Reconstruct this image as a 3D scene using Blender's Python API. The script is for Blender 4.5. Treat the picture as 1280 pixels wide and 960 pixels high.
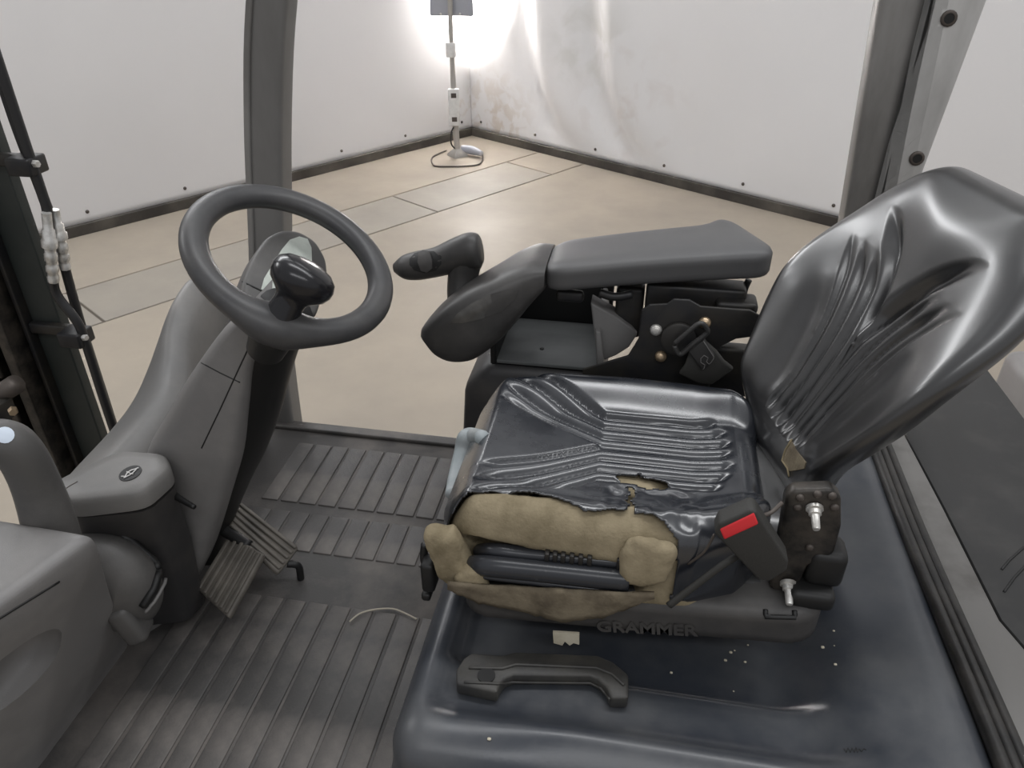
import bpy, bmesh, math, random
import numpy as np
from mathutils import Vector, Matrix, noise
from mathutils.bvhtree import BVHTree
random.seed(7)
for o in list(bpy.data.objects): bpy.data.objects.remove(o)
scene = bpy.context.scene
COL = scene.collection
# ------------------------------------------------------------------ camera, world, lights, exposure
F, PITCH, YAW, CZ = 960.0, math.radians(32), math.radians(10), 1.70
cam = bpy.data.cameras.new('camera'); cam.sensor_width = 36; cam.lens = F/1280*36
cam.clip_start = .02; cam.clip_end = 100
co = bpy.data.objects.new('camera', cam); COL.objects.link(co)
co.location = (0, 0, CZ); co.rotation_euler = (math.pi/2-PITCH, 0, YAW); scene.camera = co
world = bpy.data.worlds.new('world'); scene.world = world; world.use_nodes = True
bg = world.node_tree.nodes['Background']; bg.inputs[0].default_value = (.985, .99, 1.02, 1); bg.inputs[1].default_value = .41
def area(name, loc, target, size, power, color=(.975, .985, 1), spread=math.pi):
    l = bpy.data.lights.new(name, 'AREA'); l.shape = 'RECTANGLE'; l.size, l.size_y = size; l.energy = power; l.color = color; l.spread = spread
    o = bpy.data.objects.new(name, l); COL.objects.link(o); o.location = loc
    o.rotation_euler = (Vector(target)-Vector(loc)).to_track_quat('-Z', 'Y').to_euler(); return o
area('ceiling_light_row', (1.2, 1.6, 4.6), (1.2, 1.6, 0), (5.0, .5), 76)
area('ceiling_light_row', (-1.0, 3.8, 4.6), (-1.0, 3.8, 0), (5.0, .5), 30)
ll = area('wall_light_row', (-3.45, 3.0, 3.4), (-2.6, 2.45, 2.4), (4.2, .45), 75)     # strip lamps high along the left wall
ll.rotation_euler = Matrix((Vector((-.553, -.833, 0)), Vector((.54, -.36, .76)), Vector((-.633, .42, .65)))).transposed().to_euler()
area('ceiling_light_row', (1.2, -2.0, 4.6), (1.2, -2.0, 0), (5.0, .5), 64)
vs = scene.view_settings; vs.view_transform = 'Standard'; vs.look = 'None'; vs.exposure = 0.08; vs.gamma = 1.0; vs.use_curve_mapping = False
scene.display_settings.display_device = 'sRGB'
# ------------------------------------------------------------------ measuring: a photo pixel's sight line met with a real plane
CY, SY, CP, SP = math.cos(YAW), math.sin(YAW), math.cos(PITCH), math.sin(PITCH)
def ray(u, v):
    x = (u-640)/F; y = -(v-480)/F
    a, b, c = x, CP+y*SP, -SP+y*CP
    return Vector((a*CY-b*SY, a*SY+b*CY, c))
def at(u, v, x=None, y=None, z=None):
    d = ray(u, v)
    t = x/d.x if x is not None else y/d.y if y is not None else (z-CZ)/d.z
    return Vector((0, 0, CZ))+d*t
def sm(a, b, x):
    t = min(1, max(0, (x-a)/(b-a))); return t*t*(3-2*t)
def lerp(a, b, t): return a+(b-a)*t
def interp(x, xs, ys): return float(np.interp(x, xs, ys))
# ------------------------------------------------------------------ materials
MATS = {}
def mat(name, col, rough=.5, metal=0, col2=None, scale=12, bump=0, bscale=None, spec=.5, lo=.4, hi=.65, coat=0, stretch=None, rough2=None, emit=None, trans=0):
    m = bpy.data.materials.new(name); m.use_nodes = True; nt = m.node_tree; b = nt.nodes['Principled BSDF']
    b.inputs['Base Color'].default_value = (*col, 1); b.inputs['Roughness'].default_value = rough; b.inputs['Metallic'].default_value = metal
    b.inputs['Specular IOR Level'].default_value = spec; b.inputs['Coat Weight'].default_value = coat; b.inputs['Coat Roughness'].default_value = .18; b.inputs['Transmission Weight'].default_value = trans
    tc = nt.nodes.new('ShaderNodeTexCoord'); mp = nt.nodes.new('ShaderNodeMapping'); nt.links.new(tc.outputs['Object'], mp.inputs[0])
    if stretch: mp.inputs['Scale'].default_value = stretch
    if col2 is not None:
        n = nt.nodes.new('ShaderNodeTexNoise'); n.inputs['Scale'].default_value = scale; n.inputs['Detail'].default_value = 7; n.inputs['Roughness'].default_value = .62
        nt.links.new(mp.outputs[0], n.inputs['Vector'])
        r = nt.nodes.new('ShaderNodeMapRange'); r.inputs[1].default_value = lo; r.inputs[2].default_value = hi
        nt.links.new(n.outputs[0], r.inputs[0])
        mx = nt.nodes.new('ShaderNodeMix'); mx.data_type = 'RGBA'
        mx.inputs[6].default_value = (*col, 1); mx.inputs[7].default_value = (*col2, 1)
        nt.links.new(r.outputs[0], mx.inputs[0]); nt.links.new(mx.outputs[2], b.inputs['Base Color'])
        if rough2 is not None:
            rr = nt.nodes.new('ShaderNodeMapRange'); rr.inputs[3].default_value = rough; rr.inputs[4].default_value = rough2
            nt.links.new(r.outputs[0], rr.inputs[0]); nt.links.new(rr.outputs[0], b.inputs['Roughness'])
    if bump:
        n2 = nt.nodes.new('ShaderNodeTexNoise'); n2.inputs['Scale'].default_value = bscale or 200; n2.inputs['Detail'].default_value = 4
        nt.links.new(mp.outputs[0], n2.inputs['Vector'])
        bp = nt.nodes.new('ShaderNodeBump'); bp.inputs['Strength'].default_value = bump; bp.inputs['Distance'].default_value = .002
        nt.links.new(n2.outputs[0], bp.inputs['Height']); nt.links.new(bp.outputs[0], b.inputs['Normal'])
    if emit: b.inputs['Emission Color'].default_value = (*emit[0], 1); b.inputs['Emission Strength'].default_value = emit[1]
    MATS[name] = m; return m
mat('cowl', (.19, .184, .18), .45, col2=(.25, .24, .23), scale=9, bump=.12, bscale=500, lo=.45, hi=.8)
mat('cowl_mid', (.085, .082, .079), .5, col2=(.14, .133, .125), scale=10, bump=.12, bscale=400, lo=.45, hi=.8)
mat('cowl_dark', (.034, .033, .034), .5, col2=(.07, .064, .058), scale=7, bump=.1, bscale=400, lo=.45, hi=.8)
mat('dash', (.15, .147, .143), .48, col2=(.20, .192, .182), scale=6, bump=.1, bscale=500)
mat('wheel', (.040, .040, .042), .40, col2=(.065, .063, .062), scale=10, bump=.08, bscale=700)
mat('knob', (.012, .012, .014), .22)
mat('vinyl', (.010, .012, .017), .22, col2=(.040, .043, .050), scale=8, rough2=.36, lo=.4, hi=.75, coat=.6, spec=.8)
mat('vinyl_back', (.018, .018, .019), .30, col2=(.04, .038, .036), scale=7, rough2=.40, lo=.45, hi=.8, coat=.45, spec=1.0)
mat('foam', (.34, .285, .19), .95, col2=(.20, .165, .105), scale=14, bump=.5, bscale=240, spec=.1)
mat('foam_dirty', (.22, .185, .13), .95, col2=(.11, .09, .065), scale=16, bump=.6, bscale=200, spec=.1)
mat('pan', (.025, .027, .032), .3, col2=(.09, .09, .09), scale=90, lo=.62, hi=.75)
mat('base', (.045, .043, .042), .5, col2=(.075, .07, .065), scale=9, bump=.1, bscale=300)
mat('hood', (.036, .041, .051), .30, col2=(.075, .078, .083), scale=5, rough2=.42, bump=.05, bscale=220, spec=.7)
mat('handle', (.035, .034, .033), .5, col2=(.06, .057, .05), scale=20, bump=.1, bscale=300)
mat('seal', (.010, .0095, .009), .42, col2=(.03, .027, .024), scale=20)
mat('painted_steel', (.155, .15, .142), .45, metal=.15, col2=(.09, .085, .078), scale=7, lo=.5, hi=.72, bump=.1, bscale=90)
mat('pillar', (.27, .262, .25), .42, metal=.15, col2=(.15, .143, .133), scale=6, stretch=(1, 1, .3), bump=.08, bscale=90)
mat('pillar_grey', (.20, .195, .188), .45, metal=.1, col2=(.15, .145, .138), scale=6, stretch=(1, 1, .3), bump=.08, bscale=90)
mat('flange', (.58, .57, .55), .38, metal=.2, col2=(.36, .35, .335), scale=6, stretch=(1, 1, .3), bump=.08, bscale=90)
mat('rear_black', (.018, .018, .018), .5, col2=(.045, .043, .04), scale=10, lo=.5, hi=.85)
mat('counterweight', (.25, .24, .235), .5, col2=(.2, .19, .185), scale=4)
mat('arm_pad', (.082, .082, .084), .45, col2=(.10, .098, .097), scale=5, bump=.15, bscale=900)
mat('arm_pod', (.034, .033, .032), .42, col2=(.065, .061, .058), scale=8, bump=.1, bscale=600)
mat('gloss', (.05, .048, .045), .18, col2=(.10, .095, .088), scale=20)
mat('tray_grey', (.16, .155, .15), .5, col2=(.19, .185, .18), scale=8)
mat('tray_floor', (.09, .095, .095), .6, col2=(.12, .125, .125), scale=9)
mat('black', (.008, .008, .008), .5)
mat('black_metal', (.022, .022, .024), .42, metal=.3, col2=(.04, .036, .03), scale=14)
mat('oily', (.018, .017, .016), .4, metal=.3, col2=(.07, .06, .05), scale=25, bump=.4, bscale=80)
mat('mast', (.024, .030, .028), .5, metal=.2, col2=(.040, .045, .042), scale=5)
mat('hose', (.02, .02, .021), .42)
mat('zinc', (.75, .74, .71), .35, metal=.55, col2=(.5, .48, .44), scale=60)
mat('brass', (.55, .42, .28), .35, metal=.8)
mat('bolt_dark', (.10, .085, .075), .5, metal=.5)
mat('red', (.78, .035, .045), .35, spec=.5)
mat('web', (.034, .033, .030), .6, bump=.4, bscale=700)
mat('mat_rubber', (.062, .059, .057), .5, col2=(.20, .178, .16), scale=5.5, lo=.44, hi=.8, bump=.25, bscale=220, rough2=.7)
mat('rib', (.068, .065, .063), .48, col2=(.20, .18, .163), scale=6.5, lo=.44, hi=.8, bump=.2, bscale=260, rough2=.68)
mat('pedal', (.095, .086, .074), .6, col2=(.15, .135, .115), scale=18, bump=.2, bscale=300)
mat('sticker', (.62, .66, .60), .5, col2=(.5, .54, .49), scale=30)
mat('white_plastic', (.72, .71, .69), .45, col2=(.6, .59, .57), scale=20)
mat('pole', (.42, .40, .37), .45, metal=.3)
mat('lamp_back', (.35, .36, .40), .5)
mat('paper', (.62, .57, .45), .9, col2=(.5, .45, .34), scale=30)
mat('lever_grey', (.30, .34, .35), .5, col2=(.38, .41, .42), scale=30, bump=.2, bscale=400)
mat('string', (.42, .38, .31), .9)
mat('ink', (.01, .01, .01), .6)
mat('decal_blue', (.62, .70, .80), .5)
mat('baseboard', (.035, .030, .026), .6, col2=(.10, .09, .075), scale=3)
mat('ledshine', (1, 1, 1), .5, emit=((1, .99, .97), 60))
mat('slab', (.375, .325, .262), .46, col2=(.305, .268, .223), scale=1.6, lo=.35, hi=.75, bump=.05, bscale=60, rough2=.6, spec=.25)
mat('slab_grey', (.33, .298, .252), .46, col2=(.275, .25, .218), scale=2.2, lo=.35, hi=.75, bump=.05, bscale=60, rough2=.6, spec=.25)
mat('joint', (.12, .10, .08), .8)
def wall_mat(name, stains):
    m = bpy.data.materials.new(name); m.use_nodes = True; nt = m.node_tree; b = nt.nodes['Principled BSDF']; b.inputs['Roughness'].default_value = .42
    tc = nt.nodes.new('ShaderNodeTexCoord')
    n = nt.nodes.new('ShaderNodeTexNoise'); n.inputs['Scale'].default_value = .9; n.inputs['Detail'].default_value = 5; nt.links.new(tc.outputs['Object'], n.inputs['Vector'])
    r = nt.nodes.new('ShaderNodeMapRange'); r.inputs[1].default_value = .3; r.inputs[2].default_value = .8; nt.links.new(n.outputs[0], r.inputs[0])
    mx = nt.nodes.new('ShaderNodeMix'); mx.data_type = 'RGBA'; mx.inputs[6].default_value = (.755, .745, .745, 1); mx.inputs[7].default_value = (.70, .69, .69, 1)
    nt.links.new(r.outputs[0], mx.inputs[0]); last = mx.outputs[2]
    for (cx, cy, cz, rad, sc, col, amt, lo) in stains:           # scuffed, dirty patches on the sheet
        g = nt.nodes.new('ShaderNodeVectorMath'); g.operation = 'DISTANCE'; nt.links.new(tc.outputs['Object'], g.inputs[0]); g.inputs[1].default_value = (cx, cy, cz)
        rr = nt.nodes.new('ShaderNodeMapRange'); rr.inputs[1].default_value = rad; rr.inputs[2].default_value = rad*.25; nt.links.new(g.outputs['Value'], rr.inputs[0])
        nn = nt.nodes.new('ShaderNodeTexNoise'); nn.inputs['Scale'].default_value = sc; nn.inputs['Detail'].default_value = 6; nn.inputs['Distortion'].default_value = .6; nt.links.new(tc.outputs['Object'], nn.inputs['Vector'])
        r2 = nt.nodes.new('ShaderNodeMapRange'); r2.inputs[1].default_value = lo; r2.inputs[2].default_value = lo+.12; nt.links.new(nn.outputs[0], r2.inputs[0])
        mu = nt.nodes.new('ShaderNodeMath'); mu.operation = 'MULTIPLY'; nt.links.new(rr.outputs[0], mu.inputs[0]); nt.links.new(r2.outputs[0], mu.inputs[1])
        m2 = nt.nodes.new('ShaderNodeMath'); m2.operation = 'MULTIPLY'; nt.links.new(mu.outputs[0], m2.inputs[0]); m2.inputs[1].default_value = amt
        x2 = nt.nodes.new('ShaderNodeMix'); x2.data_type = 'RGBA'; x2.inputs[7].default_value = (*col, 1)
        nt.links.new(m2.outputs[0], x2.inputs[0]); nt.links.new(last, x2.inputs[6]); last = x2.outputs[2]
    nt.links.new(last, b.inputs['Base Color']); MATS[name] = m
# ------------------------------------------------------------------ object helpers
def link(name, me, m, parent=None, smooth=True, auto=None):
    o = bpy.data.objects.new(name, me); COL.objects.link(o)
    if m: me.materials.append(MATS[m])
    if smooth:
        me.polygons.foreach_set('use_smooth', [True]*len(me.polygons))
    if parent is not None:
        o.parent = parent
        if parent.type != 'EMPTY' or True:
            o.matrix_parent_inverse = world_of(parent).inverted()
    return o
def world_of(o):
    m = o.matrix_basis.copy()
    return (world_of(o.parent) @ o.matrix_parent_inverse @ m) if o.parent else m
def tag(o, label, cat, group=None, kind=None):
    if label: o['label'] = label
    if cat: o['category'] = cat
    if group: o['group'] = group
    if kind: o['kind'] = kind
    return o
def thing(name, label, cat, loc):
    o = bpy.data.objects.new(name, None); COL.objects.link(o); o.location = loc; o.empty_display_size = .05
    return tag(o, label, cat)
def from_py(verts, faces):
    me = bpy.data.meshes.new('m'); me.from_pydata([tuple(v) for v in verts], [], faces); me.update(); return me
def fix(me):
    bm = bmesh.new(); bm.from_mesh(me); bmesh.ops.recalc_face_normals(bm, faces=bm.faces); bm.to_mesh(me); bm.free(); return me
def sharp(me, deg=35):
    bm = bmesh.new(); bm.from_mesh(me); a = math.radians(deg)
    for e in bm.edges:
        e.smooth = not (len(e.link_faces) == 2 and e.calc_face_angle(0) > a)
    bm.to_mesh(me); bm.free(); return me
def dense(h, r, n, fn=None):
    """box of half sizes h with ellipsoidal edge radii r, n lattice steps per axis, each point passed through fn"""
    h = Vector(h); r = Vector(r if hasattr(r, '__len__') else (r, r, r)); idx = {}; V = []
    def vid(i, j, k):
        key = (i, j, k)
        if key in idx: return idx[key]
        p = Vector((h[a]*(2*q/n[a]-1) for a, q in enumerate(key)))
        inn = Vector((max(-(h[a]-r[a]), min(h[a]-r[a], p[a])) for a in range(3)))
        d = Vector(((p[a]-inn[a])/r[a] for a in range(3)))
        L = d.length
        if L > 1e-9: d /= L
        q = Vector((inn[a]+d[a]*r[a] for a in range(3)))
        V.append(fn(q) if fn else q); idx[key] = len(V)-1; return idx[key]
    Fc = []
    for ax in range(3):
        b, c = (ax+1) % 3, (ax+2) % 3
        for side in (0, n[ax]):
            for p in range(n[b]):
                for q in range(n[c]):
                    f = []
                    for (dp, dq) in ((0, 0), (1, 0), (1, 1), (0, 1)):
                        t = [0, 0, 0]; t[ax] = side; t[b] = p+dp; t[c] = q+dq; f.append(vid(*t))
                    Fc.append(f if side else f[::-1])
    return from_py(V, Fc)
def frame(loc, xdir, zdir):
    x = Vector(xdir).normalized(); z = Vector(zdir); z = (z-x*z.dot(x)).normalized(); y = z.cross(x)
    m = Matrix((x, y, z)).transposed().to_4x4(); m.translation = Vector(loc); return m
def rbox(loc, size, r=.004, xdir=(1, 0, 0), zdir=(0, 0, 1), n=None):
    """a bevelled box, three rows at each edge"""
    h = [s/2 for s in size]; M = frame(loc, xdir, zdir); r = min(r, min(h)*.95)
    bm = bmesh.new(); bmesh.ops.create_cube(bm, size=1)
    for v in bm.verts: v.co = Vector((v.co.x*size[0], v.co.y*size[1], v.co.z*size[2]))
    bmesh.ops.bevel(bm, geom=list(bm.edges), offset=r, segments=3, profile=.5, affect='EDGES')
    bm.transform(M); me = bpy.data.meshes.new('m'); bm.to_mesh(me); bm.free(); return sharp(me, 50)
def prism(poly, vec, bev=0, seg=2):
    """extrude a planar polygon by vec, rounding its edges"""
    vec = Vector(vec); bm = bmesh.new(); f = bm.faces.new([bm.verts.new(p) for p in poly])
    r = bmesh.ops.extrude_face_region(bm, geom=[f])
    bmesh.ops.translate(bm, vec=vec, verts=[g for g in r['geom'] if isinstance(g, bmesh.types.BMVert)])
    bmesh.ops.recalc_face_normals(bm, faces=bm.faces)
    if bev: bmesh.ops.bevel(bm, geom=[e for e in bm.edges if e.calc_face_angle(0) > .5], offset=bev, segments=seg, profile=.5, affect='EDGES', clamp_overlap=True)
    me = bpy.data.meshes.new('m'); bm.to_mesh(me); bm.free(); return sharp(me, 45)
def loft(rings, caps=True, closed=True):
    n = len(rings[0]); V = [p for r in rings for p in r]; Fc = []
    for i in range(len(rings)-1):
        for j in range(n if closed else n-1):
            k = (j+1) % n; Fc.append((i*n+j, i*n+k, (i+1)*n+k, (i+1)*n+j))
    if caps and closed: Fc.append(tuple(range(n))[::-1]); Fc.append(tuple((len(rings)-1)*n+j for j in range(n)))
    return fix(from_py(V, Fc))
def rnd(poly, f=.2, it=2):
    """round the corners of a closed polygon of points"""
    pts = [Vector(p) for p in poly]
    out = []
    n = len(pts)
    for i, p in enumerate(pts):
        a, b = pts[i-1], pts[(i+1) % n]
        for t in (0, .25, .5, .75, 1):
            q0 = p.lerp(a, f); q1 = p.lerp(b, f)
            out.append((q0.lerp(p, t)).lerp(p.lerp(q1, t), t))
    return out
def resample_rings(rings, k):
    """smooth (Catmull-Rom) in-between rings for a loft"""
    out = []; n = len(rings)
    for i in range(n-1):
        p0, p1, p2, p3 = rings[max(0, i-1)], rings[i], rings[i+1], rings[min(n-1, i+2)]
        for s in range(k):
            t = s/k; out.append([.5*((2*b)+(c-a)*t+(2*a-5*b+4*c-d)*t*t+(-a+3*b-3*c+d)*t**3) for a, b, c, d in zip(p0, p1, p2, p3)])
    out.append(rings[-1]); return out
def spline(pts, k=6):
    return [r[0] for r in resample_rings([[Vector(p)] for p in pts], k)]
def sweep(path, rad, seg=12, k=6, up=(0, 0, 1), smooth=True):
    """tube along a path; rad a number or a list of radii or (side, up) pairs per path point"""
    P = [Vector(p) for p in path]; n = len(P)
    R = [(r if hasattr(r, '__len__') else (r, r)) for r in (rad if hasattr(rad, '__len__') and len(rad) == n else [rad]*n)]
    if smooth and n > 2:
        Q = spline(P, k); RR = spline([(a, b, 0) for a, b in R], k); P, R = Q, [(a.x, a.y) for a in RR]
    rings = []; sd = None
    for i, p in enumerate(P):
        t = (P[min(i+1, len(P)-1)]-P[max(i-1, 0)]).normalized()
        if sd is None:
            sd = t.cross(Vector(up))
            if sd.length < .3: sd = t.cross(Vector((1, 0, 0)))
        sd = (sd-t*sd.dot(t)).normalized(); w = sd.cross(t).normalized()
        rings.append([p+sd*(R[i][0]*math.cos(a))+w*(R[i][1]*math.sin(a)) for a in [2*math.pi*j/seg for j in range(seg)]])
    return loft(rings)
def lathe(prof, M, seg=28):
    """prof: (radius, height) pairs round the local z of matrix M"""
    rings = [[M @ Vector((max(r, 1e-4)*math.cos(2*math.pi*j/seg), max(r, 1e-4)*math.sin(2*math.pi*j/seg), h)) for j in range(seg)] for r, h in prof]
    return sharp(loft(rings), 50)
def joinm(meshes):
    bm = bmesh.new()
    for m in meshes: bm.from_mesh(m)
    me = bpy.data.meshes.new('m'); bm.to_mesh(me); bm.free(); return me
def bvh(o):
    dg = bpy.context.evaluated_depsgraph_get(); bm = bmesh.new(); ev = o.evaluated_get(dg); me = ev.to_mesh(); bm.from_mesh(me); bm.transform(world_of(o)); t = BVHTree.FromBMesh(bm); bm.free(); ev.to_mesh_clear(); return t
def hit(t, u, v):
    d = ray(u, v).normalized(); p, n, i, s = t.ray_cast(Vector((0, 0, CZ)), d)
    if p is None: return None
    if n.dot(d) > 0: n = -n
    return p, n
def on(t, pix, off=.001):
    out = []
    for u, v in pix:
        h = hit(t, u, v)
        if h: out.append(h[0]+h[1]*off)
    return out
def seam(name, t, pix, r, m, parent, off=0, sub=6):
    """a thin joint line lying on a surface"""
    pp = []
    for a, b in zip(pix[:-1], pix[1:]):
        for s in range(sub): pp.append((lerp(a[0], b[0], s/sub), lerp(a[1], b[1], s/sub)))
    pp.append(pix[-1]); pts = on(t, pp, off)
    return link(name, sweep(pts, r, 6, smooth=False), m, parent) if len(pts) > 1 else None
def patch(name, t, pix, off, thick, m, parent, rings=5):
    """a thin plate that follows a surface inside an outline"""
    c = (sum(p[0] for p in pix)/len(pix), sum(p[1] for p in pix)/len(pix)); n = len(pix); V = []; N = []
    for k in range(rings+1):
        s = k/rings
        for p in (pix if k else [c]*n):
            q = (lerp(c[0], p[0], s), lerp(c[1], p[1], s)) if k else c
            h = hit(t, *q)
            if h is None: h = (V[-1]-N[-1]*off, N[-1]) if V else (Vector((0, 0, 0)), Vector((0, 0, 1)))
            V.append(h[0]+h[1]*off); N.append(h[1])
    top = V; bot = [v-nn*(off+thick) for v, nn in zip(V, N)]; Fc = []; T = len(V)
    for k in range(rings):
        for j in range(n):
            jj = (j+1) % n; a, b, c2, d = k*n+j, k*n+jj, (k+1)*n+jj, (k+1)*n+j
            Fc += [(a, b, c2, d), (T+d, T+c2, T+b, T+a)]
    for j in range(n):
        a, b = rings*n+j, rings*n+(j+1) % n; Fc.append((b, a, T+a, T+b))
    me = from_py(top+bot, Fc); bm = bmesh.new(); bm.from_mesh(me); bmesh.ops.remove_doubles(bm, verts=bm.verts, dist=1e-6); bmesh.ops.recalc_face_normals(bm, faces=bm.faces); bm.to_mesh(me); bm.free()
    return link(name, sharp(me, 50), m, parent)
def text_mesh(body, size, depth, M, bold=0):
    cu = bpy.data.curves.new('t', 'FONT'); cu.body = body; cu.size = size; cu.extrude = depth; cu.align_x = 'CENTER'; cu.align_y = 'CENTER'; cu.offset = bold; cu.resolution_u = 3
    o = bpy.data.objects.new('t', cu); COL.objects.link(o); dg = bpy.context.evaluated_depsgraph_get()
    me = bpy.data.meshes.new_from_object(o.evaluated_get(dg)); bpy.data.objects.remove(o); me.transform(M); me.materials.clear(); return me
def bolt(name, loc, nrm, r, hgt, m, parent, hexa=False, prof=None):
    M = frame(loc, Vector(nrm).orthogonal(), nrm)
    pf = prof or ([(0, -.002), (r, -.002), (r, hgt*.6), (r*.8, hgt), (0, hgt)] if hexa else [(0, -.002), (r, -.002), (r, hgt*.3), (r*.75, hgt*.8), (r*.3, hgt), (0, hgt)])
    return link(name, lathe(pf, M, 6 if hexa else 14), m, parent)
# ================================================================== ROOM
CORNER = Vector((-1.527, 6.656, 0)); E1 = Vector((-.553, -.833, 0)).normalized(); E2 = Vector((.833, -.553, 0)).normalized()
def rp(a, b, z=0): return CORNER+E1*a+E2*b+Vector((0, 0, z))
fl = link('floor', prism([rp(-1, -1, -.06), rp(-1, 12, -.06), rp(12, 12, -.06), rp(12, -1, -.06)], (0, 0, .052)), 'joint', smooth=False); tag(fl, None, None, kind='structure')
def slab(a0, a1, b0, b1, m):
    g = .006; me = prism([rp(a0+g, b0+g, -.03), rp(a0+g, b1-g, -.03), rp(a1-g, b1-g, -.03), rp(a1-g, b0+g, -.03)], (0, 0, .03), .003, 1); link('slab', me, m, fl, smooth=False)
slab(-.3, 11, -.3, .80, 'slab')
for a0, a1, m in ((-.3, .40, 'slab'), (.40, 1.53, 'slab_grey'), (1.53, 3.67, 'slab_grey'), (3.67, 5.8, 'slab_grey'), (5.8, 11, 'slab')): slab(a0, a1, .80, 1.27, m)
slab(-.3, 11, 1.27, 5.6, 'slab'); slab(-.3, 11, 5.6, 11, 'slab')
P1 = rp(.0, .25, .12); P2 = rp(0, 1.25, .85)
wall_mat('wall_right', [(P1.x, P1.y, P1.z, .55, 9, (.46, .38, .30), .55, .47), (P2.x, P2.y, P2.z, .45, 3.2, (.56, .55, .51), .6, .5), (P2.x+.3, P2.y-.2, .45, .6, 4, (.60, .55, .53), .5, .5)])
P3 = rp(.05, 0, .25)
wall_mat('wall_left', [(P3.x, P3.y, P3.z, .3, 10, (.55, .49, .42), .5, .5)])
def wall(name, along, inward, length, folds, m):
    nx, nz = 150, 24; V = []; Fc = []
    for k in range(nz+1):
        z = .055+5.2*(k/nz)**1.5
        for i in range(nx+1):
            s = length*(i/nx)**1.35
            d = folds(s, z)
            V.append(CORNER+along*s+inward*d+Vector((0, 0, z)))
    for k in range(nz):
        for i in range(nx):
            a = k*(nx+1)+i; Fc.append((a, a+1, a+nx+2, a+nx+1))
    me = from_py(V, Fc); o = link(name, me, m); md = o.modifiers.new('t', 'SOLIDIFY'); md.thickness = .01; md.offset = 1 if name == 'wall_left' else -1
    return tag(o, None, None, kind='structure')
def fold_r(s, z):
    q = s-.72*math.exp(-z/.38)
    w = sm(.25, .55, q)*(1-sm(1.35, 1.9, q))*sm(.05, .35, z)
    big = w*(.055*math.sin((q-.62)*9.0)+.018*math.sin(q*19+1))
    return .003+big+sm(.08, .3, z)*(.012*noise.noise(Vector((s*1.1, z*.6, 3)))+sm(.1, .4, s)*.006*math.sin(s*5+z))
def fold_l(s, z):
    return .003+sm(.08, .4, z)*sm(.1, .5, s)*(.014*math.sin(s*4.2-z*.6)*(1-sm(1.2, 2.4, s))+.008*noise.noise(Vector((s*1.2, z*.5, 9))))
wl = wall('wall_left', E1, E2, 10.5, fold_l, 'wall_left'); wr = wall('wall_right', E2, E1, 10.5, fold_r, 'wall_right')
for nm, al, inw in (('baseboard_left', E1, E2), ('baseboard_right', E2, E1)):
    me = prism([CORNER+al*0, CORNER+al*10.5, CORNER+al*10.5+inw*.03, CORNER+inw*.03], (0, 0, .065), .003, 1)
    tag(link(nm, me, 'baseboard', smooth=False), None, None, kind='structure')
rv = None
for al, inw, par, fo in ((E1, E2, wl, fold_l), (E2, E1, wr, fold_r)):
    for i in range(14):
        s = .12+.62*i; p = CORNER+al*s+inw*(fo(s, .12)+.001)+Vector((0, 0, .125))
        bolt('rivet', p, inw, .011, .008, 'bolt_dark', par)
# ---------------- work lamp in the corner
LB = at(572, 195, z=0)
lamp = thing('work_lamp', 'white pole lamp shining into the corner where the white walls meet', 'lamp', LB)
def lz(u, v): return at(u, v, y=LB.y)
link('pole', sweep([LB, lz(569, 150), lz(565, 70), lz(563, 20), lz(560, -90)], [.024, .024, .018, .018, .018], 14), 'pole', lamp)
link('clamp', lathe([(0, -.05), (.036, -.05), (.038, -.04), (.038, .04), (.034, .05), (0, .05)], Matrix.Translation(lz(563.5, 62)), 16), 'white_plastic', lamp)
dn = (lz(567, 112)-Vector((0, 0, CZ))); dn.z = 0; dn.normalize(); tocam = -dn
pw = lz(567.5, 133)+tocam*.03
ps = link('power_strip', rbox(pw, (.085, .05, .27), .008, xdir=tocam.cross(Vector((0, 0, 1))), zdir=(-.02, 0, 1)), 'white_plastic', lamp)
for dz in (-.085, .09): link('socket', rbox(pw+Vector((.0, 0, dz))+tocam*.024, (.04, .006, .035), .002, xdir=tocam.cross(Vector((0, 0, 1)))), 'bolt_dark', ps)
link('foot', lathe([(0, 0), (.085, 0), (.08, .02), (.04, .05), (.03, .06), (0, .06)], Matrix.Translation(LB), 4), 'pole', lamp)
link('base_wire', sweep([at(558, 188, z=.008), at(541, 196, z=.008), at(541, 205, z=.008), at(550, 208, z=.008), at(590, 207, z=.008), at(602, 202, z=.008), at(602, 190, z=.008), at(590, 186, z=.008)], .006, 8), 'bolt_dark', lamp)
link('cable', sweep([lz(567, 158)+tocam*.03, lz(564, 165)+tocam*.04, lz(565, 180)+tocam*.04, LB+Vector((.03, .05, .02)), at(590, 185, z=.03), at(600, 190, z=.02)], .006, 8), 'hose', lamp)
link('transformer', sweep([at(577, 186, z=.05), at(590, 188, z=.045), at(602, 192, z=.04)], [.03, .034, .02], 12), 'lamp_back', lamp)
PC = lz(562, -12); pdir = (rp(0, 0, PC.z)-PC); pdir.z = 0; pdir.normalize()
hd = link('lamp_head', rbox(PC+pdir*.04, (.32, .035, .34), .01, xdir=pdir.cross(Vector((0, 0, 1)))), 'lamp_back', lamp)
link('diffuser', rbox(PC+pdir*.06, (.29, .004, .31), .002, xdir=pdir.cross(Vector((0, 0, 1)))), 'white_plastic', hd)
sd = Vector((0, 0, 1)).cross(pdir)
for s in (-1, 1): bolt('screw', lz(562+12*s, 18)+pdir*.022, -pdir, .009, .006, 'zinc', hd)
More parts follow.
